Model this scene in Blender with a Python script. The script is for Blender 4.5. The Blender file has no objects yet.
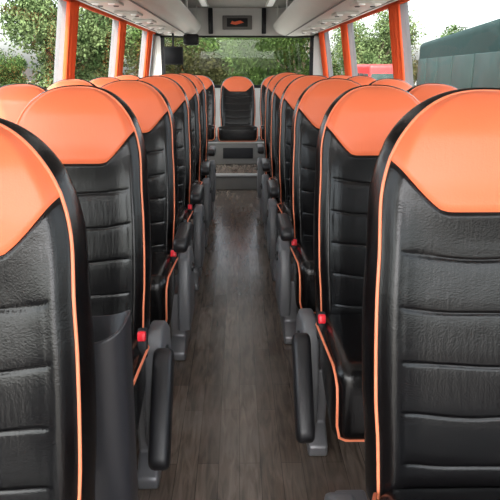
import bpy, bmesh, math, random
from mathutils import Vector, Matrix
random.seed(4)
S = bpy.context.scene
COL = S.collection

# ---------------------------------------------------------------- materials
def new_mat(name):
    m = bpy.data.materials.new(name); m.use_nodes = True
    nt = m.node_tree
    return m, nt, nt.nodes, nt.links, nt.nodes["Principled BSDF"]

def basic(name, col, rough=0.5, metal=0.0, noise=0.0, bump=0.0, bscale=200, spec=0.5, coat=0.0):
    m, nt, N, L, b = new_mat(name)
    b.inputs["Base Color"].default_value = (*col, 1)
    b.inputs["Roughness"].default_value = rough
    b.inputs["Metallic"].default_value = metal
    b.inputs["Specular IOR Level"].default_value = spec
    b.inputs["Coat Weight"].default_value = coat
    tc = N.new("ShaderNodeTexCoord")
    if noise > 0:
        n = N.new("ShaderNodeTexNoise"); n.inputs["Scale"].default_value = 6; n.inputs["Detail"].default_value = 5
        L.new(tc.outputs["Object"], n.inputs["Vector"])
        r = N.new("ShaderNodeMixRGB"); r.blend_type = 'MIX'
        r.inputs[1].default_value = (*[c*(1-noise) for c in col], 1)
        r.inputs[2].default_value = (*[min(1, c*(1+noise)) for c in col], 1)
        L.new(n.outputs["Fac"], r.inputs[0]); L.new(r.outputs[0], b.inputs["Base Color"])
    if bump > 0:
        n2 = N.new("ShaderNodeTexNoise"); n2.inputs["Scale"].default_value = bscale; n2.inputs["Detail"].default_value = 3
        L.new(tc.outputs["Object"], n2.inputs["Vector"])
        bp = N.new("ShaderNodeBump"); bp.inputs["Strength"].default_value = bump; bp.inputs["Distance"].default_value = 0.002
        L.new(n2.outputs["Fac"], bp.inputs["Height"]); L.new(bp.outputs[0], b.inputs["Normal"])
    return m

def leather(name, col, rough, wr=0.5, spec=0.5, grain=0.3):
    m, nt, N, L, b = new_mat(name)
    b.inputs["Base Color"].default_value = (*col, 1)
    b.inputs["Roughness"].default_value = rough
    b.inputs["Specular IOR Level"].default_value = spec
    tc = N.new("ShaderNodeTexCoord")
    oi = N.new("ShaderNodeObjectInfo")
    off = N.new("ShaderNodeVectorMath"); off.operation = 'SCALE'
    cmb = N.new("ShaderNodeCombineXYZ"); L.new(oi.outputs["Random"], cmb.inputs[0]); L.new(oi.outputs["Random"], cmb.inputs[1])
    L.new(cmb.outputs[0], off.inputs[0]); off.inputs["Scale"].default_value = 37
    add = N.new("ShaderNodeVectorMath"); L.new(tc.outputs["Object"], add.inputs[0]); L.new(off.outputs[0], add.inputs[1])
    v = N.new("ShaderNodeTexNoise"); v.inputs["Scale"].default_value = 300; v.inputs["Detail"].default_value = 2
    L.new(tc.outputs["Object"], v.inputs["Vector"])
    n = N.new("ShaderNodeTexNoise"); n.inputs["Scale"].default_value = 7; n.inputs["Detail"].default_value = 2.0
    n.inputs["Distortion"].default_value = 0.6
    mp = N.new("ShaderNodeMapping"); mp.inputs["Scale"].default_value = (1, 1, 1.3)
    L.new(add.outputs[0], mp.inputs["Vector"]); L.new(mp.outputs[0], n.inputs["Vector"])
    mp3 = N.new("ShaderNodeMapping"); mp3.inputs["Scale"].default_value = (150, 60, 18)
    n3 = N.new("ShaderNodeTexNoise"); n3.inputs["Scale"].default_value = 1; n3.inputs["Detail"].default_value = 3
    L.new(add.outputs[0], mp3.inputs["Vector"]); L.new(mp3.outputs[0], n3.inputs["Vector"])
    b1 = N.new("ShaderNodeBump"); b1.inputs["Strength"].default_value = grain; b1.inputs["Distance"].default_value = 0.0012
    L.new(v.outputs["Fac"], b1.inputs["Height"])
    b3 = N.new("ShaderNodeBump"); b3.inputs["Strength"].default_value = grain; b3.inputs["Distance"].default_value = 0.0015
    L.new(n3.outputs["Fac"], b3.inputs["Height"]); L.new(b1.outputs[0], b3.inputs["Normal"])
    b2 = N.new("ShaderNodeBump"); b2.inputs["Strength"].default_value = wr; b2.inputs["Distance"].default_value = 0.014
    L.new(n.outputs["Fac"], b2.inputs["Height"]); L.new(b3.outputs[0], b2.inputs["Normal"])
    L.new(b2.outputs[0], b.inputs["Normal"])
    return m

M_BLACK = leather("black_leather", (0.0025, 0.0022, 0.0025), 0.25, 0.11, 0.38, 0.32)
M_ORANGE = leather("orange_leather", (0.86, 0.182, 0.075), 0.38, 0.05, 0.42, 0.25)
M_PIPE = basic("orange_piping", (0.90, 0.26, 0.13), 0.4)
M_DPLAST = basic("charcoal_plastic", (0.012, 0.012, 0.014), 0.40, bump=0.2, bscale=500)
M_BIN = basic("bin_plastic", (0.024, 0.024, 0.028), 0.36, bump=0.2, bscale=400)
M_GREY = basic("grey_plastic", (0.14, 0.143, 0.152), 0.38, noise=0.10)
M_PALE = basic("pale_grey_trim", (0.45, 0.45, 0.44), 0.45, noise=0.06)
M_STEP = basic("step_grey", (0.13, 0.125, 0.118), 0.5, noise=0.15)
M_METAL = basic("painted_metal", (0.17, 0.17, 0.18), 0.33, metal=0.35)
M_RED = basic("red_button", (0.80, 0.015, 0.03), 0.35)
M_WHITE = basic("cream_plastic", (0.70, 0.685, 0.655), 0.38, noise=0.05)
M_CEIL = basic("ceiling_fabric", (0.42, 0.41, 0.39), 0.85, noise=0.05, bump=0.3, bscale=400)
M_WALL = basic("grey_wall_fabric", (0.20, 0.20, 0.21), 0.85, noise=0.06, bump=0.3, bscale=500)
M_DARK = basic("dark_frame", (0.012, 0.012, 0.014), 0.5, spec=0.3)
M_SEAMG = basic("rack_joint_grey", (0.20, 0.20, 0.20), 0.6)
M_CURT = basic("orange_curtain", (0.90, 0.105, 0.022), 0.8, noise=0.08, bump=0.3, bscale=600)
M_SCREEN = basic("screen_glass", (0.008, 0.008, 0.010), 0.5, spec=0.2)
M_LAMP, _, N_, L_, b_ = new_mat("glow_lens")
b_.inputs["Base Color"].default_value = (0.9, 0.9, 0.88, 1)
b_.inputs["Emission Color"].default_value = (1, 0.97, 0.92, 1); b_.inputs["Emission Strength"].default_value = 0.3

def floor_mat():
    m, nt, N, L, b = new_mat("wood_look_vinyl")
    tc = N.new("ShaderNodeTexCoord")
    mp = N.new("ShaderNodeMapping"); mp.inputs["Rotation"].default_value = (0, 0, math.radians(90))
    L.new(tc.outputs["Object"], mp.inputs["Vector"])
    br = N.new("ShaderNodeTexBrick")
    br.inputs["Scale"].default_value = 1.0
    br.inputs["Brick Width"].default_value = 0.50; br.inputs["Row Height"].default_value = 0.068
    br.inputs["Mortar Size"].default_value = 0.0012; br.inputs["Mortar Smooth"].default_value = 0.3
    br.inputs["Color1"].default_value = (0.102, 0.078, 0.062, 1)
    br.inputs["Color2"].default_value = (0.175, 0.141, 0.116, 1)
    br.inputs["Mortar"].default_value = (0.04, 0.03, 0.024, 1)
    br.offset = 0.37
    L.new(mp.outputs[0], br.inputs["Vector"])
    mp2 = N.new("ShaderNodeMapping"); mp2.inputs["Scale"].default_value = (48, 6, 1)
    L.new(tc.outputs["Object"], mp2.inputs["Vector"])
    n = N.new("ShaderNodeTexNoise"); n.inputs["Scale"].default_value = 1; n.inputs["Detail"].default_value = 9
    n.inputs["Distortion"].default_value = 1.0
    L.new(mp2.outputs[0], n.inputs["Vector"])
    cr = N.new("ShaderNodeValToRGB"); cr.color_ramp.elements[0].position = 0.32; cr.color_ramp.elements[1].position = 0.70
    cr.color_ramp.elements[0].color = (0.50, 0.48, 0.46, 1); cr.color_ramp.elements[1].color = (1.38, 1.35, 1.33, 1)
    L.new(n.outputs["Fac"], cr.inputs[0])
    mx = N.new("ShaderNodeMixRGB"); mx.blend_type = 'MULTIPLY'; mx.inputs[0].default_value = 1
    L.new(br.outputs["Color"], mx.inputs[1]); L.new(cr.outputs[0], mx.inputs[2])
    n4 = N.new("ShaderNodeTexNoise"); n4.inputs["Scale"].default_value = 3.5; n4.inputs["Detail"].default_value = 7
    L.new(tc.outputs["Object"], n4.inputs["Vector"])
    cr4 = N.new("ShaderNodeValToRGB"); cr4.color_ramp.elements[0].position = 0.45; cr4.color_ramp.elements[1].position = 0.72
    cr4.color_ramp.elements[0].color = (0, 0, 0, 1); cr4.color_ramp.elements[1].color = (0.35, 0.35, 0.35, 1)
    L.new(n4.outputs["Fac"], cr4.inputs[0])
    m4 = N.new("ShaderNodeMixRGB"); m4.inputs[2].default_value = (0.22, 0.195, 0.17, 1)
    L.new(cr4.outputs[0], m4.inputs[0]); L.new(mx.outputs[0], m4.inputs[1])
    L.new(m4.outputs[0], b.inputs["Base Color"])
    b.inputs["Roughness"].default_value = 0.24
    b.inputs["Specular IOR Level"].default_value = 0.55
    bp = N.new("ShaderNodeBump"); bp.inputs["Strength"].default_value = 0.2; bp.inputs["Distance"].default_value = 0.0012
    L.new(n.outputs["Fac"], bp.inputs["Height"]); L.new(bp.outputs[0], b.inputs["Normal"])
    return m
M_FLOOR = floor_mat()

def glass_mat():
    m, nt, N, L, b = new_mat("tinted_window_glass")
    N.remove(b)
    out = N["Material Output"]
    t = N.new("ShaderNodeBsdfTransparent"); t.inputs[0].default_value = (0.92, 0.94, 0.93, 1)
    g = N.new("ShaderNodeBsdfGlossy"); g.inputs["Roughness"].default_value = 0.02; g.inputs[0].default_value = (1, 1, 1, 1)
    mx = N.new("ShaderNodeMixShader"); mx.inputs[0].default_value = 0.010
    L.new(t.outputs[0], mx.inputs[1]); L.new(g.outputs[0], mx.inputs[2])
    L.new(mx.outputs[0], out.inputs[0])
    return m
M_GLASS = glass_mat()

def leaf_mat(name, c1, c2):
    m, nt, N, L, b = new_mat(name)
    oi = N.new("ShaderNodeTexCoord"); n = N.new("ShaderNodeTexNoise"); n.inputs["Scale"].default_value = 1.7; n.inputs["Detail"].default_value = 6
    L.new(oi.outputs["Object"], n.inputs["Vector"])
    cr = N.new("ShaderNodeValToRGB"); cr.color_ramp.elements[0].color = (*c1, 1); cr.color_ramp.elements[1].color = (*c2, 1)
    cr.color_ramp.elements[0].position = 0.35; cr.color_ramp.elements[1].position = 0.65
    L.new(n.outputs["Fac"], cr.inputs[0]); L.new(cr.outputs[0], b.inputs["Base Color"])
    b.inputs["Roughness"].default_value = 0.8; b.inputs["Specular IOR Level"].default_value = 0.08
    return m
M_LEAF = leaf_mat("leaves", (0.016, 0.035, 0.010), (0.075, 0.12, 0.03))
M_LEAF2 = leaf_mat("leaves_dry", (0.03, 0.038, 0.014), (0.13, 0.125, 0.055))
M_LEAF3 = leaf_mat("leaves_pale", (0.03, 0.055, 0.018), (0.13, 0.17, 0.07))
M_BARK = basic("bark", (0.10, 0.075, 0.05), 0.9, noise=0.3, bump=0.6, bscale=30)
M_GROUND = basic("gravel_yard", (0.26, 0.25, 0.22), 0.95, noise=0.25)

# ---------------------------------------------------------------- mesh helpers
def mk(name, verts, faces, mat, smooth=True):
    me = bpy.data.meshes.new(name)
    me.from_pydata([tuple(v) for v in verts], [], faces)
    bm = bmesh.new(); bm.from_mesh(me)
    bmesh.ops.recalc_face_normals(bm, faces=bm.faces)
    bm.to_mesh(me); bm.free()
    for p in me.polygons: p.use_smooth = smooth
    me.materials.append(mat)
    return me

def from_bm(name, bm, mat, smooth=True, autos=True):
    me = bpy.data.meshes.new(name)
    bmesh.ops.recalc_face_normals(bm, faces=bm.faces)
    bm.to_mesh(me); bm.free()
    for p in me.polygons: p.use_smooth = smooth
    me.materials.append(mat)
    if smooth and autos:
        try: me.set_sharp_from_angle(angle=math.radians(50))
        except Exception: pass
    return me

def add_box(bm, c, s, bev=0.0, seg=3, rot=None):
    r = bmesh.ops.create_cube(bm, size=1)
    vs = r["verts"]
    bmesh.ops.scale(bm, vec=s, verts=vs)
    if bev > 0:
        es = list({e for v in vs for e in v.link_edges})
        rr = bmesh.ops.bevel(bm, geom=es, offset=bev, segments=seg, affect='EDGES', profile=0.5)
        vs = list({v for v in rr["verts"]} | {v for v in vs if v.is_valid})
    if rot is not None: bmesh.ops.rotate(bm, cent=(0, 0, 0), matrix=rot, verts=vs)
    bmesh.ops.translate(bm, vec=c, verts=vs)

def box(name, c, s, mat, bev=0.0, seg=3, rot=None, smooth=True):
    bm = bmesh.new(); add_box(bm, c, s, bev, seg, rot)
    return from_bm(name, bm, mat, smooth)

def add_prism(bm, poly, a0, a1, axis):
    def P(p, a): return (a, p[0], p[1]) if axis == 'x' else (p[0], a, p[1])
    A = [bm.verts.new(P(p, a0)) for p in poly]; B = [bm.verts.new(P(p, a1)) for p in poly]
    n = len(poly)
    fs = [bm.faces.new(A), bm.faces.new(B[::-1])]
    for i in range(n): fs.append(bm.faces.new((A[i], A[(i+1) % n], B[(i+1) % n], B[i])))
    return fs

def prism(name, poly, a0, a1, axis, mat, bev=0.0, smooth=False):
    bm = bmesh.new(); add_prism(bm, poly, a0, a1, axis)
    if bev > 0:
        bmesh.ops.recalc_face_normals(bm, faces=bm.faces)
        es = [e for e in bm.edges if e.calc_face_angle(0) > math.radians(40)]
        bmesh.ops.bevel(bm, geom=es, offset=bev, segments=3, affect='EDGES', profile=0.5)
    return from_bm(name, bm, mat, smooth or bev > 0)

def tube(name, pts, r, mat, n=8, closed=False):
    V = []; F = []
    pts = [Vector(p) for p in pts]; m = len(pts)
    prev = None
    for i, p in enumerate(pts):
        if closed: t = pts[(i+1) % m]-pts[i-1]
        else: t = pts[min(i+1, m-1)]-pts[max(i-1, 0)]
        t.normalize()
        if prev is None:
            ref = Vector((0, 1, 0)) if abs(t.y) < 0.9 else Vector((0, 0, 1))
            a = t.cross(ref).normalized()
        else:
            a = (prev-t*prev.dot(t)).normalized()
        prev = a
        b = t.cross(a)
        for k in range(n):
            an = 2*math.pi*k/n
            V.append(p+(a*math.cos(an)+b*math.sin(an))*r)
    rng = m if closed else m-1
    for i in range(rng):
        j = (i+1) % m
        for k in range(n):
            F.append((i*n+k, i*n+(k+1) % n, j*n+(k+1) % n, j*n+k))
    if not closed:
        F.append(tuple(range(n))); F.append(tuple((m-1)*n+k for k in range(n))[::-1])
    return mk(name, V, F, mat)

def lathe_x(bm, c, r, x0, x1, n=24):
    poly = [(c[0]+r*math.cos(2*math.pi*i/n), c[1]+r*math.sin(2*math.pi*i/n)) for i in range(n)]
    add_prism(bm, poly, x0, x1, 'x')

def obj(name, me, parent=None, loc=None, **props):
    o = bpy.data.objects.new(name, me); COL.objects.link(o)
    if loc is not None: o.location = loc
    if parent is not None: o.parent = parent
    for k, v in props.items(): o[k] = v
    return o

# ---------------------------------------------------------------- seat geometry
ZT, Z0, ZH, W, R, NE = 1.188, 0.40, 0.47, 0.205, 0.235, 2.45
TILT = 0.20
def wid(z):
    d = ZT-z
    if d <= 0: return 0.0
    if d < R:
        w = W*(1-(1-d/R)**NE)**(1/NE)
    else: w = W
    w *= 1-0.045*max(0, 1-d/0.36)
    w *= 1+0.02*math.sin(math.pi*min(1, max(0, (z-0.55)/0.35)))
    return w*(1-0.04*max(0, (0.62-z)/0.22))
def ybase(z): return (z-ZH)*TILT - 0.014*math.sin(math.pi*min(1, max(0, (z-0.45)/0.55))) 
def sstep(a, b, x):
    t = min(1, max(0, (x-a)/(b-a))); return t*t*(3-2*t)
SP = 0.098
SEAMS = [ZT-0.300-SP*i for i in range(6)]
def zbord(u):
    a = abs(u)
    return ZT-0.212+0.092*(0.6*sstep(0.38, 1.06, a)+0.4*min(1, max(0, (a-0.50)/0.5)))
def yfront(u, z):
    y = ybase(z)
    q = (z-(ZT-0.075))/0.075
    if q > 0: y += 0.055*(1-math.sqrt(max(0, 1-q*q)))
    a = abs(u)
    y += 0.020*sstep(0.84, 1.0, a)**1.5
    low = sstep(ZT-0.14, ZT-0.30, z)
    y -= 0.008*low*math.exp(-((a-0.88)/0.14)**2)
    y += 0.006*low*(1-a*a)
    y -= 0.016*(1-low)*(1-a*a)*sstep(0, 0.08, ZT-z)
    us_ = 0.82-0.03*sstep(0.9, 0.6, z)
    y += 0.0022*low*math.exp(-((a-us_)/0.012)**2)
    inner = 1-sstep(us_-0.02, us_+0.01, a)
    for i, zs in enumerate(SEAMS):
        zz = zs+0.010*(a/0.66)**2+0.0012*math.sin(u*7+i*2.1)
        dz = z-zz
        if abs(dz) < 0.06:
            y += inner*0.0028*math.exp(-(dz/0.0028)**2)
            y += inner*0.0009*math.exp(-(dz/0.014)**2)
    y += 0.004*math.exp(-((z-zbord(u))/0.0045)**2)
    return y

def grid(rows):
    V = []; F = []; n = len(rows[0])
    for r in rows: V += r
    for i in range(len(rows)-1):
        for j in range(n-1):
            F.append((i*n+j, i*n+j+1, (i+1)*n+j+1, (i+1)*n+j))
    return V, F
FS = 0.945
NU = 64
us = [math.sin(math.pi/2*(-1+2*j/NU))*0.35+(-1+2*j/NU)*0.65 for j in range(NU+1)]
def backrest_mesh():
    rows = []
    NR = 250
    for i in range(NR+1):
        t = i/NR; r = []
        for u in us:
            z = Z0+(zbord(u)-Z0)*t
            r.append(Vector((u*wid(z)*FS, yfront(u, z), z)))
        rows.append(r)
    V, F = grid(rows)
    zs = [Z0+(ZT-R-Z0)*i/24 for i in range(24)]+[ZT-R+R*math.sin(math.pi/2*i/30) for i in range(31)]
    path = [(-1, z) for z in zs]+[(1, z) for z in zs[::-1][1:]]
    NB = 8; base = len(V); rws = []
    for k in range(NB+1):
        q = k/NB; r = []
        for sgn, z in path:
            s = FS+(1-FS)*math.sin(min(1, q*1.6)*math.pi/2) - 0.07*max(0, q-0.8)/0.2*1
            yf = yfront(1.0, z); yb = ybase(z)+0.110-0.03*sstep(ZT-0.5, ZT, z)
            zz = z + (0.006*math.sin(q*math.pi) if z > ZT-0.1 else 0)
            r.append(Vector((sgn*wid(z)*s, yf+(yb-yf)*q, zz)))
        rws.append(r)
    v2, f2 = grid(rws); V += v2; F += [tuple(a+base for a in f) for f in f2]
    base = len(V); rows = []
    for z in zs:
        rows.append([Vector((u*wid(z)*(FS-0.01), ybase(z)+0.110-0.03*sstep(ZT-0.5, ZT, z)+0.004*(1-u*u), z)) for u in us[::4]])
    v2, f2 = grid(rows); V += v2; F += [tuple(a+base for a in f) for f in f2]
    base = len(V)
    V += [(-W*.93*.95, yfront(1, Z0), Z0), (W*.93*.95, yfront(1, Z0), Z0), (W*.93*.95, ybase(Z0)+.110, Z0), (-W*.93*.95, ybase(Z0)+.110, Z0)]
    F.append((base, base+1, base+2, base+3))
    return mk("backrest", V, F, M_BLACK)
def cover_mesh():
    rows = []
    NR = 40
    for i in range(NR+1):
        t = i/NR; r = []
        for u in us:
            zb = zbord(u); z = zb+(ZT-zb)*math.sin(math.pi/2*t)
            r.append(Vector((u*wid(z)*FS, yfront(u, z)-0.001, z)))
        rows.append(r)
    V, F = grid(rows)
    return mk("headrest_cover", V, F, M_ORANGE)
def piping_mesh():
    zs = [Z0+0.03+(ZT-R-Z0-0.03)*i/24 for i in range(24)]+[ZT-R+R*math.sin(math.pi/2*i/30) for i in range(31)]
    path = [(-1, z) for z in zs]+[(1, z) for z in zs[::-1][1:]]
    return tube("piping", [(s*wid(z)*(FS+0.004), yfront(1, z)-0.0012, z) for s, z in path], 0.0029, M_PIPE, 8)

CW = 0.222
def cushion_mesh():
    bm = bmesh.new()
    add_box(bm, (0, -0.220, 0.393), (CW*2, 0.48, 0.185), 0.050, 5)
    for v in bm.verts:
        v.co.z += 0.045*(-v.co.y/0.45)*sstep(0.36, 0.46, v.co.z)
        if v.co.z > 0.43:
            v.co.z -= 0.012*max(0, 1-(v.co.x/0.185)**2)
        if v.co.y > -0.05: v.co.x *= 0.90
    return from_bm("seat_cushion", bm, M_BLACK)
def cushion_pipe():
    x = CW-0.007
    pts = []
    for i in range(8): pts.append((x*(0.91 if i == 0 else 1), 0.0-0.40*i/7, 0.462+0.042*(i/7)))
    pts += [(x, -0.432, 0.496), (x-0.002, -0.452, 0.474), (x-0.003, -0.459, 0.43), (x-0.004, -0.459, 0.37), (x-0.012, -0.456, 0.332), (x-0.03, -0.450, 0.320)]
    pts = pts+[(-p[0], p[1], p[2]) for p in pts[::-1]]
    return tube("cushion_piping", pts, 0.0038, M_PIPE)

def capsule(p0, p1, r0, r1, n=10):
    p0 = Vector(p0); p1 = Vector(p1); d = (p1-p0).normalized(); nn = Vector((-d.y, d.x))
    pts = []
    for i in range(n+1):
        a = math.pi/2+math.pi*i/n
        pts.append(p0+(d*math.cos(a)+nn*math.sin(a))*r0)
    for i in range(n+1):
        a = -math.pi/2+math.pi*i/n
        pts.append(p1+(d*math.cos(a)+nn*math.sin(a))*r1)
    return [(p.x, p.y) for p in pts]

def bez_poly(pts, it=2):
    for _ in range(it):
        q = []
        for i in range(len(pts)):
            a = Vector(pts[i]); b = Vector(pts[(i+1) % len(pts)])
            q += [tuple(a*.75+b*.25), tuple(a*.25+b*.75)]
        pts = q
    return pts

def sided(s):
    d = {}
    def xr(a, b): return (min(s*a, s*b), max(s*a, s*b))
    d["armrest_down"] = prism("armrest", capsule((-0.05, 0.415), (-0.21, 0.215), 0.042, 0.037), *xr(0.233, 0.291), 'x', M_DPLAST, 0.017)
    d["armrest_up"] = prism("armrest", capsule((0.05, 0.560), (-0.22, 0.575), 0.036, 0.030), *xr(0.208, 0.262), 'x', M_DPLAST, 0.013)
    br = [(-0.06, 0.13), (-0.07, 0.27), (-0.05, 0.36), (-0.02, 0.45), (0.04, 0.475), (0.15, 0.46), (0.22, 0.41), (0.25, 0.28), (0.22, 0.13)]
    d["side_bracket"] = prism("side_bracket", br, *xr(0.200, 0.252), 'x', M_GREY, 0.012)
    bm = bmesh.new(); lathe_x(bm, (0.09, 0.38), 0.022, *xr(0.250, 0.259)); lathe_x(bm, (0.09, 0.38), 0.008, *xr(0.259, 0.265))
    d["recline_knob"] = from_bm("recline_knob", bm, M_DPLAST)
    bm = bmesh.new(); lathe_x(bm, (-0.03, 0.41), 0.026, *xr(0.246, 0.262))
    d["armrest_pivot"] = from_bm("armrest_pivot", bm, M_GREY)
    lg = [(-0.08, 0.0), (0.26, 0.0), (0.26, 0.03), (0.22, 0.08), (0.22, 0.30), (-0.04, 0.30), (-0.01, 0.09), (-0.08, 0.04)]
    d["leg"] = prism("leg", lg, *xr(0.165, 0.232), 'x', M_METAL, 0.010)
    r = Matrix.Rotation(math.radians(-18), 3, 'X')
    d["seat_belt_buckle"] = box("seat_belt_buckle", (s*0.202, -0.07, 0.480), (0.028, 0.022, 0.085), M_DARK, 0.006, 2, r)
    d["release_button"] = box("release_button", (s*0.202, -0.083, 0.507), (0.023, 0.020, 0.028), M_RED, 0.004, 2, r)
    return d

ME = {"backrest": backrest_mesh(), "cover": cover_mesh(), "pipe": piping_mesh(), "cushion": cushion_mesh(), "cpipe": cushion_pipe()}
HW = {1: sided(1), -1: sided(-1)}
bm = bmesh.new()
add_box(bm, (0, -0.02, 0.17), (0.34, 0.06, 0.32), 0.01, 2); add_box(bm, (0, -0.05, 0.012), (0.36, 0.16, 0.024), 0.006, 2)
ME["wleg"] = from_bm("leg", bm, M_METAL)

def recline(b, ang):
    b.matrix_local = Matrix.Translation((0, 0.03, ZH)) @ Matrix.Rotation(-math.radians(ang), 4, 'X') @ Matrix.Translation((0, -0.03, -ZH))

def seat(x, y, z, side, aisle, label, group, leg=True, dz=0.0, down=False, hwz=0.0, buckle=True, bz=0.0, sx=1.0, sz=1.0, rec=0.0, hwx=0.0):
    e = obj("coach_seat", None, None, (x, y, z), label=label, category="seat", group=group)
    e.empty_display_size = 0.1
    e.scale = (sx, 1, sz)
    b = obj("backrest", ME["backrest"], e)
    obj("headrest_cover", ME["cover"], b, label="orange leather headrest cover")
    obj("piping", ME["pipe"], b, label="thin orange piping")
    c = obj("seat_cushion", ME["cushion"], e)
    obj("cushion_piping", ME["cpipe"], c)
    if dz: b.location.z = dz
    if rec: recline(b, rec)
    if aisle:
        h = HW[side]
        if down: a = obj("armrest", h["armrest_down"], e, label="charcoal plastic armrest folded down")
        else: a = obj("armrest", h["armrest_up"], e, label="charcoal plastic armrest raised level")
        k = obj("side_bracket", h["side_bracket"], e, label="grey plastic side bracket")
        a.location.z = k.location.z = hwz
        a.location.x = k.location.x = side*hwx
        obj("recline_knob", h["recline_knob"], k)
        if down: obj("armrest_pivot", h["armrest_pivot"], k)
        lg = obj("leg", h["leg"], e); lg.location.x = side*hwx*0.6
        if buckle:
            s = obj("seat_belt_buckle", h["seat_belt_buckle"], e); s.location.z = bz
            obj("release_button", h["release_button"], s, label="red release button")
    elif leg:
        obj("leg", ME["wleg"], e)
    return e

NROW = 6
AL = "black quilted leather coach seat, orange headrest, level aisle armrest"
AD = "black quilted leather coach seat, orange headrest, aisle armrest folded down"
WL = "black quilted leather coach seat with orange headrest by the window"
XL, XR = -0.476, 0.452
REC_L = [0, 0, 1.0, 0, -1.0, 1.5, 0, 0]
REC_R = [0, 1.2, 0, -0.8, 1.2, 0, 1.5, 0]
YL = [0.82, 1.64, 2.47, 3.32, 4.18, 5.04]
YR = [0.965, 1.79, 2.62, 3.47, 4.32, 5.18]
for k in range(NROW):
    yl = YL[k]; yr = YR[k]
    dn = k < 2
    hx = 0 if k < 2 else 0.010
    inn = 0.004*max(0, k-1)
    seat(XL+(0.002 if k == 0 else inn), yl, 0, 1, True, AD if dn else AL, "aisle seats", dz=(-0.02 if k == 0 else 0), down=dn, hwz=(-0.14 if k == 0 else 0), buckle=0 < k < 4, bz=(0.008 if k == 1 else -0.01), sx=1.07 if k == 0 else 1, rec=REC_L[k], hwx=(-0.006 if k == 1 else hx))
    seat(XR+(0.024 if k == 0 else -inn), yr, 0, -1, True, AD if dn else AL, "aisle seats", dz=(0.015 if k == 0 else 0), down=dn, hwz=(-0.12 if k == 0 else (-0.025 if k == 1 else 0)), buckle=0 < k < 3, bz=(-0.010 if k == 1 else -0.01), sx=1.11 if k == 0 else (0.97 if k == 1 else 1), rec=REC_R[k], hwx=hx)
    if k > 0:
        seat(XL-0.452, yl, -0.018, 1, False, WL, "window seats", rec=REC_R[k])
        seat(XR+0.452, yr, -0.018, -1, False, WL, "window seats", rec=REC_L[k])
for i, x in enumerate((-0.95, -0.48, 0.0, 0.48, 0.95)):
    if i == 2:
        seat(x, 7.25, 0.172, 1, False, "black leather middle seat with orange headrest facing the aisle", "rear bench seats", leg=False, sx=1.04, sz=0.8)
    else:
        seat(x, 7.25, 0.185, 1, False, "black leather rear bench seat with orange headrest", "rear bench seats", leg=False, sx=1.04, sz=0.8)

# ---------------------------------------------------------------- litter bin
def bin_mesh():
    V = []; F = []; n = 40
    def ring(hx, hy, z, e=4.5):
        r = []
        for i in range(n):
            a = 2*math.pi*i/n; c, s = math.cos(a), math.sin(a)
            r.append((hx*abs(c)**(2/e)*(1 if c >= 0 else -1), hy*abs(s)**(2/e)*(1 if s >= 0 else -1), z+(0.014*math.cos(2*a) if z > 0.5 else 0)))
        return r
    rings = [ring(0.115, 0.055, 0), ring(0.118, 0.058, 0.02), ring(0.122, 0.064, 0.4), ring(0.127, 0.068, 0.752), ring(0.127, 0.068, 0.757), ring(0.123, 0.064, 0.757), ring(0.118, 0.060, 0.4), ring(0.11, 0.051, 0.02)]
    for r in rings: V += r
    for i in range(len(rings)-1):
        for k in range(n):
            F.append((i*n+k, i*n+(k+1) % n, (i+1)*n+(k+1) % n, (i+1)*n+k))
    F.append(tuple(range(n))); F.append(tuple((len(rings)-1)*n+k for k in range(n)))
    return mk("litter_bin", V, F, M_BIN)
obj("litter_bin", bin_mesh(), None, (-0.346, 1.105, 0), label="tall charcoal plastic litter bin behind the aisle seat", category="bin")

# ---------------------------------------------------------------- shell
Y0, Y1 = -1.6, 8.6
def st(name, me, **k): return obj(name, me, None, None, kind="structure", **k)
st("floor", box("floor", (0, (Y0+Y1)/2, -0.04), (2.5, Y1-Y0, 0.08), M_FLOOR))
st("ceiling", prism("ceiling", [(-1.2, 1.98), (-0.9, 2.0), (0.9, 2.0), (1.2, 1.98), (1.2, 2.06), (-1.2, 2.06)], Y0, Y1+0.05, 'y', M_CEIL))
def wx(z): return 1.25-0.13*max(0, (z-0.8))/0.9
ZS, ZW = 0.80, 1.68
pill = {-1: [0.35, 2.45, 4.3, 6.1, 7.95], 1: [0.4, 2.45, 4.45, 6.5, 8.2]}
for s, nm in ((-1, "left"), (1, "right")):
    bm = bmesh.new()
    add_prism(bm, [(s*1.25, -0.08), (s*1.25, ZS), (s*1.31, ZS), (s*1.31, -0.08)], Y0, Y1, 'y')
    add_prism(bm, [(s*wx(ZW), ZW), (s*wx(2.06), 2.06), (s*(wx(2.06)+.06), 2.06), (s*(wx(ZW)+.06), ZW)], Y0, Y1, 'y')
    for p in pill[s]+[Y0+0.05, Y1-0.05]:
        add_prism(bm, [(s*wx(ZS), ZS), (s*wx(ZW), ZW), (s*(wx(ZW)+.06), ZW), (s*(wx(ZS)+.06), ZS)], p-0.04, p+0.04, 'y')
    st("wall_"+nm, from_bm("wall", bm, M_WALL, False))
    ps = [Y0+0.05]+pill[s]+[Y1-0.05]
    for i in range(len(ps)-1):
        o = 0.03
        poly = [(s*(wx(ZS)+o), ZS), (s*(wx(ZW)+o), ZW), (s*(wx(ZW)+o+.006), ZW), (s*(wx(ZS)+o+.006), ZS)]
        st("window_%d" % (i+1+(0 if s < 0 else 10)), prism("window", poly, ps[i]+0.04, ps[i+1]-0.04, 'y', M_GLASS))
    z1 = ZW-0.005
    st("trim_%d" % (1 if s < 0 else 2), prism("trim", [(s*(wx(z1)-0.02), z1-0.02), (s*(wx(z1)-0.02), z1+0.02), (s*wx(z1), z1+0.02), (s*wx(z1), z1-0.02)], Y0, Y1, 'y', M_CURT, 0.004))
bm = bmesh.new()
add_box(bm, (0, Y1+0.03, 0.44), (2.5, 0.06, 1.04)); add_box(bm, (0, Y1+0.03, 1.85), (2.5, 0.06, 0.42))
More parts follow.
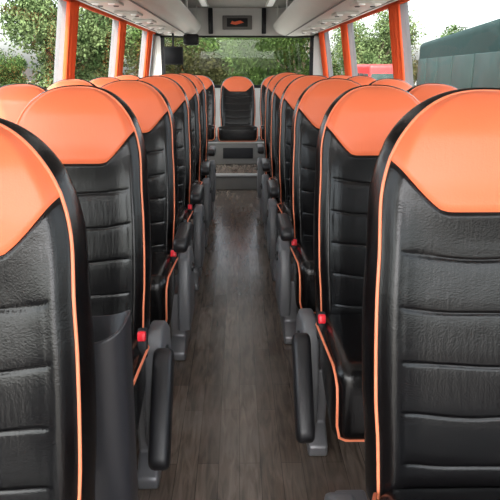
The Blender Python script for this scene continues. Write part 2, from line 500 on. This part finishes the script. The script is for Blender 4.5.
add_box(bm, (-1.14, Y1+0.03, 1.32), (0.22, 0.06, 0.74)); add_box(bm, (1.14, Y1+0.03, 1.32), (0.22, 0.06, 0.74))
st("wall_rear", from_bm("wall", bm, M_WHITE, False))
st("window_20", box("window", (0, Y1+0.04, 1.30), (2.08, 0.006, 0.70), M_GLASS))
bm = bmesh.new()
add_box(bm, (0, Y1-0.005, 1.630), (2.10, 0.02, 0.025)); add_box(bm, (-1.02, Y1-0.005, 1.30), (0.05, 0.02, 0.66)); add_box(bm, (1.02, Y1-0.005, 1.30), (0.05, 0.02, 0.66)); add_box(bm, (0, Y1-0.005, 0.97), (2.1, 0.02, 0.04))
st("trim_3", from_bm("trim", bm, M_DARK, False))
s1 = obj("step", box("step", (0, 7.30, 0.08), (2.46, 2.3, 0.16), M_FLOOR, 0.006), None, None, label="low wood-look step at the end of the aisle", category="step")
obj("step_nosing", box("nosing", (0, 6.145, 0.160), (2.46, 0.05, 0.024), M_PALE, 0.004), s1, label="pale grey nosing strip")
obj("step_riser", box("riser", (0, 6.146, 0.075), (2.46, 0.012, 0.14), M_STEP, 0.003), s1, label="grey riser panel")
pl_ = obj("plinth", box("plinth", (0, 7.10, 0.291), (2.4, 0.56, 0.256), M_STEP, 0.008), None, None, label="grey raised plinth carrying the rear bench seats", category="step")
obj("plinth_edge", box("plinth_edge", (0, 6.83, 0.411), (2.4, 0.04, 0.016), M_PALE, 0.004), pl_, label="pale grey edge strip")
obj("plinth_grille", box("plinth_grille", (0, 6.816, 0.29), (0.34, 0.012, 0.12), M_DARK, 0.004), pl_, label="dark vent grille")

# ---------------------------------------------------------------- luggage racks
for s in (-1, 1):
    poly = bez_poly([(s*1.10, 1.672), (s*0.98, 1.648), (s*0.70, 1.63), (s*0.56, 1.66), (s*0.49, 1.73), (s*0.485, 1.80), (s*0.52, 1.80), (s*0.55, 1.76), (s*0.62, 1.715), (s*1.10, 1.735)], 2)
    bm = bmesh.new(); add_prism(bm, poly, -0.6, 8.55, 'y')
    r = obj("luggage_rack", from_bm("luggage_rack", bm, M_WHITE, True), None, None, label="cream overhead luggage rack along the windows", category="luggage rack")
    for k in range(6):
        obj("rack_support", box("rack_support", (s*0.53, 0.2+1.63*k, 1.89), (0.02, 0.05, 0.22), M_WHITE, 0.004, 2), r)
    obj("rack_joint", tube("rack_joint", [(s*0.655, -0.6, 1.636), (s*0.655, 8.5, 1.636)], 0.006, M_SEAMG), r, label="grey longitudinal panel joint")
    obj("rack_joint", tube("rack_joint", [(s*0.985, -0.6, 1.651), (s*0.985, 8.5, 1.651)], 0.006, M_SEAMG), r, label="grey longitudinal panel joint")
    for k in range(10):
        yy = 0.75+0.815*k
        if yy > 8.0: break
        u = obj("service_unit", box("service_unit", (0, 0, 0), (0.18, 0.26, 0.022), M_WHITE, 0.008, 2), None, (s*0.82, yy, 1.628), label="cream overhead panel with reading lamps and air nozzles", category="service panel", group="overhead service panels")
        for dx in (-0.05, 0.05):
            bm = bmesh.new(); bmesh.ops.create_cone(bm, cap_ends=True, segments=16, radius1=0.018, radius2=0.022, depth=0.008)
            obj("reading_lamp", from_bm("l", bm, M_LAMP), u, (dx, -0.08, -0.014))
            bm = bmesh.new(); bmesh.ops.create_cone(bm, cap_ends=True, segments=16, radius1=0.014, radius2=0.020, depth=0.008)
            obj("air_nozzle", from_bm("l", bm, M_GREY), u, (dx, 0.07, -0.014))

# ---------------------------------------------------------------- curtains
def curtain_mesh(s, wy, seed):
    random.seed(seed)
    V = []; F = []; n = 36
    zs = [0.80, 0.95, 1.1, 1.25, 1.4, 1.55, 1.655]
    for z in zs:
        pinch = 1-0.18*math.exp(-((z-1.0)/0.12)**2)
        inner = []
        for i in range(n+1):
            t = i/n; y = (t-0.5)*wy*pinch
            d = (0.02+0.03*math.sin(math.pi*t))+0.007*math.sin(t*math.pi*11+seed)
            inner.append((s*(wx(z)-0.012-d), y, z))
        back = [(s*(wx(z)-0.012), 0.5*wy*pinch, z), (s*(wx(z)-0.012), -0.5*wy*pinch, z)]
        V += inner+back
    m = n+3
    for i in range(len(zs)-1):
        for k in range(m): F.append((i*m+k, i*m+(k+1) % m, (i+1)*m+(k+1) % m, (i+1)*m+k))
    F.append(tuple(range(m))); F.append(tuple((len(zs)-1)*m+k for k in range(m)))
    return mk("curtain", V, F, M_CURT)
for s in (-1, 1):
    for i, p in enumerate(pill[s]):
        if p < 2: continue
        c = obj("curtain", curtain_mesh(s, 0.18, i+s), None, (0, p, 0), label="orange fabric curtain gathered at the window pillar", category="curtain", group="window curtains")
        z = 1.0
        obj("curtain_tie", box("tie", (s*(wx(z)-0.040), 0, z), (0.068, 0.155, 0.03), M_CURT, 0.01, 2), c)

# ---------------------------------------------------------------- monitor, rear display, roof hatch
m1 = obj("monitor", box("monitor", (0, 0, 0), (0.24, 0.03, 0.22), M_DARK, 0.008, 2), None, (-0.80, 7.85, 1.37), label="small black monitor hanging below the luggage rack", category="monitor")
obj("screen", box("screen", (0, -0.017, 0), (0.21, 0.004, 0.185), M_SCREEN, 0.001, 1), m1)
obj("monitor_bracket", box("br", (0, 0.0, 0.185), (0.025, 0.025, 0.17), M_DARK, 0.004, 2), m1)
m2 = obj("camera_housing", box("cam", (0, 0, 0), (0.20, 0.10, 0.14), M_DARK, 0.03, 3), None, (-0.60, 8.2, 1.575), label="small black camera housing under the rack", category="camera")
ds = obj("display_box", box("display", (0, 0, 0), (0.40, 0.06, 0.18), M_STEP, 0.012, 3), None, (0.0, 8.57, 1.81), label="grey display box with orange emblem above the rear window", category="display")
obj("display_screen", box("dscreen", (0, -0.032, 0), (0.28, 0.005, 0.11), M_DARK, 0.003, 2), ds)
bm = bmesh.new()
pl = [(-0.09, -0.018), (-0.02, -0.03), (0.09, 0.0), (0.04, 0.025), (-0.04, 0.008), (-0.07, 0.02)]
add_prism(bm, pl, -0.040, -0.035, 'y')
obj("emblem", from_bm("emblem", bm, basic("emblem_orange", (0.9, 0.12, 0.03), 0.4), False), ds, label="orange-red abstract emblem")
for s in (-1, 1):
    obj("duct_post", box("post", (0, 0, 0), (0.06, 0.06, 0.33), M_DARK, 0.01, 2), None, (s*0.36, 8.57, 1.83), label="black upright beside the display box", category="post", group="rear uprights")
hb = obj("roof_hatch", box("hatch", (0, 0, 0), (0.66, 0.66, 0.03), M_WHITE, 0.012, 3), None, (0, 5.2, 1.985), label="cream roof hatch with dark handle", category="hatch")
obj("hatch_handle", box("hh", (0, -0.2, -0.025), (0.22, 0.03, 0.02), M_DARK, 0.006, 2), hb)
for s in (-1, 1):
    lf = obj("added_light_strip", box("cl", (0, 0, 0), (0.10, 8.4, 0.02), M_WHITE, 0.006, 2), None, (s*0.41, 4.0, 1.990), label="long added light strip beside the rack", category="lamp", group="added light strips")  # glowing strips added to brighten the racks and ceiling
    obj("glow_lens", box("cll", (0, 0, -0.012), (0.06, 8.2, 0.008), M_LAMP), lf)

# ---------------------------------------------------------------- outside
GZ = -1.2
obj("ground", box("ground", (0, 20, GZ-0.05), (160, 160, 0.1), M_GROUND), None, None, kind="structure")
def tree_meshes(seed, h, w, mat, nb=14, cnt=15000):
    random.seed(seed)
    V = []; F = []
    blobs = [(random.uniform(-.38, .38)*w, random.uniform(-.38, .38)*w, h*random.uniform(.2, .88), random.uniform(.14, .36)*w) for _ in range(nb)]
    for i in range(cnt):
        bx, by, bz, br = random.choice(blobs)
        d = Vector((random.gauss(0, 1), random.gauss(0, 1), random.gauss(0, 1))).normalized()*br*random.uniform(.4, 1.12)
        c = Vector((bx, by, bz))+d
        if c.z < 0.1: c.z = 0.1
        a = Vector((random.gauss(0, 1), random.gauss(0, 1), random.gauss(0, 1))).normalized()
        b = a.orthogonal().normalized(); s = random.uniform(.04, .085)
        k = len(V)
        V += [c-a*s, c-b*s*.6, c+a*s, c+b*s*.6]; F.append((k, k+1, k+2, k+3))
    me = bpy.data.meshes.new("foliage"); me.from_pydata([tuple(v) for v in V], [], F); me.materials.append(mat)
    bm = bmesh.new()
    def br(p, q, r0, r1):
        p = Vector(p); q = Vector(q); d = (q-p); a = d.orthogonal().normalized(); b = d.cross(a).normalized()
        A = [bm.verts.new(p+(a*math.cos(t)+b*math.sin(t))*r0) for t in [i*math.pi/4 for i in range(8)]]
        B = [bm.verts.new(q+(a*math.cos(t)+b*math.sin(t))*r1) for t in [i*math.pi/4 for i in range(8)]]
        for i in range(8): bm.faces.new((A[i], A[(i+1) % 8], B[(i+1) % 8], B[i]))
    br((0, 0, 0), (0, 0, h*.5), .14, .09)
    for bx, by, bz, r in blobs: br((0, 0, h*.35), (bx, by, bz), .06, .02)
    return me, from_bm("trunk", bm, M_BARK)
TM = [tree_meshes(1, 4.4, 3.4, M_LEAF, 16, 22000), tree_meshes(2, 3.6, 3.5, M_LEAF2, 14, 20000), tree_meshes(3, 5.4, 3.5, M_LEAF3, 17, 22000), tree_meshes(5, 3.2, 3.4, M_LEAF, 14, 20000), tree_meshes(9, 4.8, 3.2, M_LEAF, 14, 18000)]
random.seed(11)
spots = []
for y in (17, 22, 27, 32, 43): spots.append((-11.0-0.12*y, y))
for y in (9, 13): spots.append((-14, y))
for x in (-6.3, -2.0, 2.3): spots.append((x, 23+random.uniform(-.3, .3)))
for x in (-7.5, -2.8, 1.9, 6.6, 11.3): spots.append((x, 30.5+random.uniform(-.3, .3)))
for x in (-9.5, -4.8, 0, 4.7, 9.4, 14.1): spots.append((x, 38+random.uniform(-.3, .3)))
for y in (10, 15, 20, 25): spots.append((17, y))
for i, (x, y) in enumerate(spots):
    f, t = TM[(i*3+i//4) % 5]
    e = obj("tree", t, None, (x, y, GZ), label="leafy green tree standing beside the yard", category="tree", group="trees around the yard")
    sc = random.uniform(.85, 1.08); e.scale = (sc, sc, sc); e.rotation_euler = (0, 0, random.uniform(0, 6.28))
    fo = obj("foliage", f, e); fo["kind"] = "stuff"

M_TEAL = basic("dark_grey_green_paint", (0.014, 0.030, 0.028), 0.75, spec=0.08, noise=0.4)
M_TEALG = basic("dark_vehicle_glass", (0.030, 0.050, 0.046), 0.6, spec=0.12, noise=0.5)
M_REDP = basic("red_paint", (0.45, 0.02, 0.02), 0.5)
def vehicle(name, loc, rz, L, Wd, H, paint, label, cat):
    e = obj(name, None, None, loc, label=label, category=cat); e.rotation_euler = (0, 0, rz)
    obj("body", box("body", (0, 0, 0.35+H/2), (Wd, L, H), paint, 0.14, 4), e)
    for s in (-1, 1):
        for i in range(5):
            yy = -L/2+L*(i+0.5)/5
            obj("side_window", box("sw", (s*Wd/2, yy, 0.35+H*0.66), (0.03, L/5-0.12, H*0.36), M_TEALG, 0.01, 2), e)
        for yy in (-L*.32, L*.30):
            bm = bmesh.new(); lathe_x(bm, (yy, 0.48), 0.48, s*Wd/2-0.15 if s > 0 else -Wd/2-0.02, s*Wd/2+0.02 if s > 0 else -Wd/2+0.15)
            obj("wheel", from_bm("wheel", bm, M_DARK), e)
    obj("windscreen", box("ws", (0, -L/2, 0.35+H*.62), (Wd*.86, 0.03, H*.45), M_TEALG, 0.01, 2), e)
    return e
ang = -math.atan2(1.9, 10.1)
dx, dy = math.cos(ang), math.sin(ang)
vehicle("parked_coach", (4.05+1.25*dx, 12.1+1.25*dy, GZ), ang, 10.2, 2.5, 2.70, M_TEAL, "dark grey-green coach parked outside the window", "bus")
vehicle("parked_van", (5.6, 25.0, GZ), 0.0, 4.2, 1.5, 2.15, M_REDP, "red delivery van parked in the yard", "van")

# ---------------------------------------------------------------- light
w = bpy.data.worlds.new("World"); S.world = w; w.use_nodes = True
nt = w.node_tree; bg = nt.nodes["Background"]
sk = nt.nodes.new("ShaderNodeTexSky"); sk.sky_type = 'NISHITA'
sk.sun_disc = False; sk.sun_elevation = math.radians(50); sk.sun_rotation = math.radians(200)
sk.dust_density = 4; sk.air_density = 1.0; sk.ozone_density = 0.6
hs = nt.nodes.new("ShaderNodeHueSaturation"); hs.inputs["Saturation"].default_value = 0.35
nt.links.new(sk.outputs[0], hs.inputs["Color"]); nt.links.new(hs.outputs[0], bg.inputs["Color"])
bg.inputs["Strength"].default_value = 1.0
def light(name, typ, loc, rot, e, **k):
    l = bpy.data.lights.new(name, typ); l.energy = e
    for a, b in k.items(): setattr(l, a, b)
    o = bpy.data.objects.new(name, l); COL.objects.link(o); o.location = loc; o.rotation_euler = rot
    return o
light("sun", 'SUN', (0, 0, 30), (math.radians(38), 0, math.radians(-25)), 5.0, angle=math.radians(1), color=(1, 0.96, 0.88))
light("windscreen_daylight", 'AREA', (0, -1.5, 1.80), (math.radians(74), 0, 0), 24, shape='RECTANGLE', size=2.2, size_y=0.7, color=(0.98, 0.98, 1))
for y in (1.5, 4.0, 6.5):
    light("ceiling_fill", 'AREA', (0, y, 1.96), (0, 0, 0), 2.4, shape='RECTANGLE', size=0.4, size_y=2.0, color=(1, 0.97, 0.93))  # added fill for the closed interior, no fixture at these spots

# ---------------------------------------------------------------- camera
cam = bpy.data.cameras.new("camera"); co = bpy.data.objects.new("camera", cam); COL.objects.link(co)
co.location = (0, 0, 1.25); co.rotation_euler = (math.radians(90-15.5), 0, math.radians(-1.15))
cam.sensor_width = 36; cam.lens = 43.2; cam.shift_y = -0.036; cam.clip_start = 0.02; cam.clip_end = 500
S.camera = co
S.view_settings.view_transform = 'Standard'
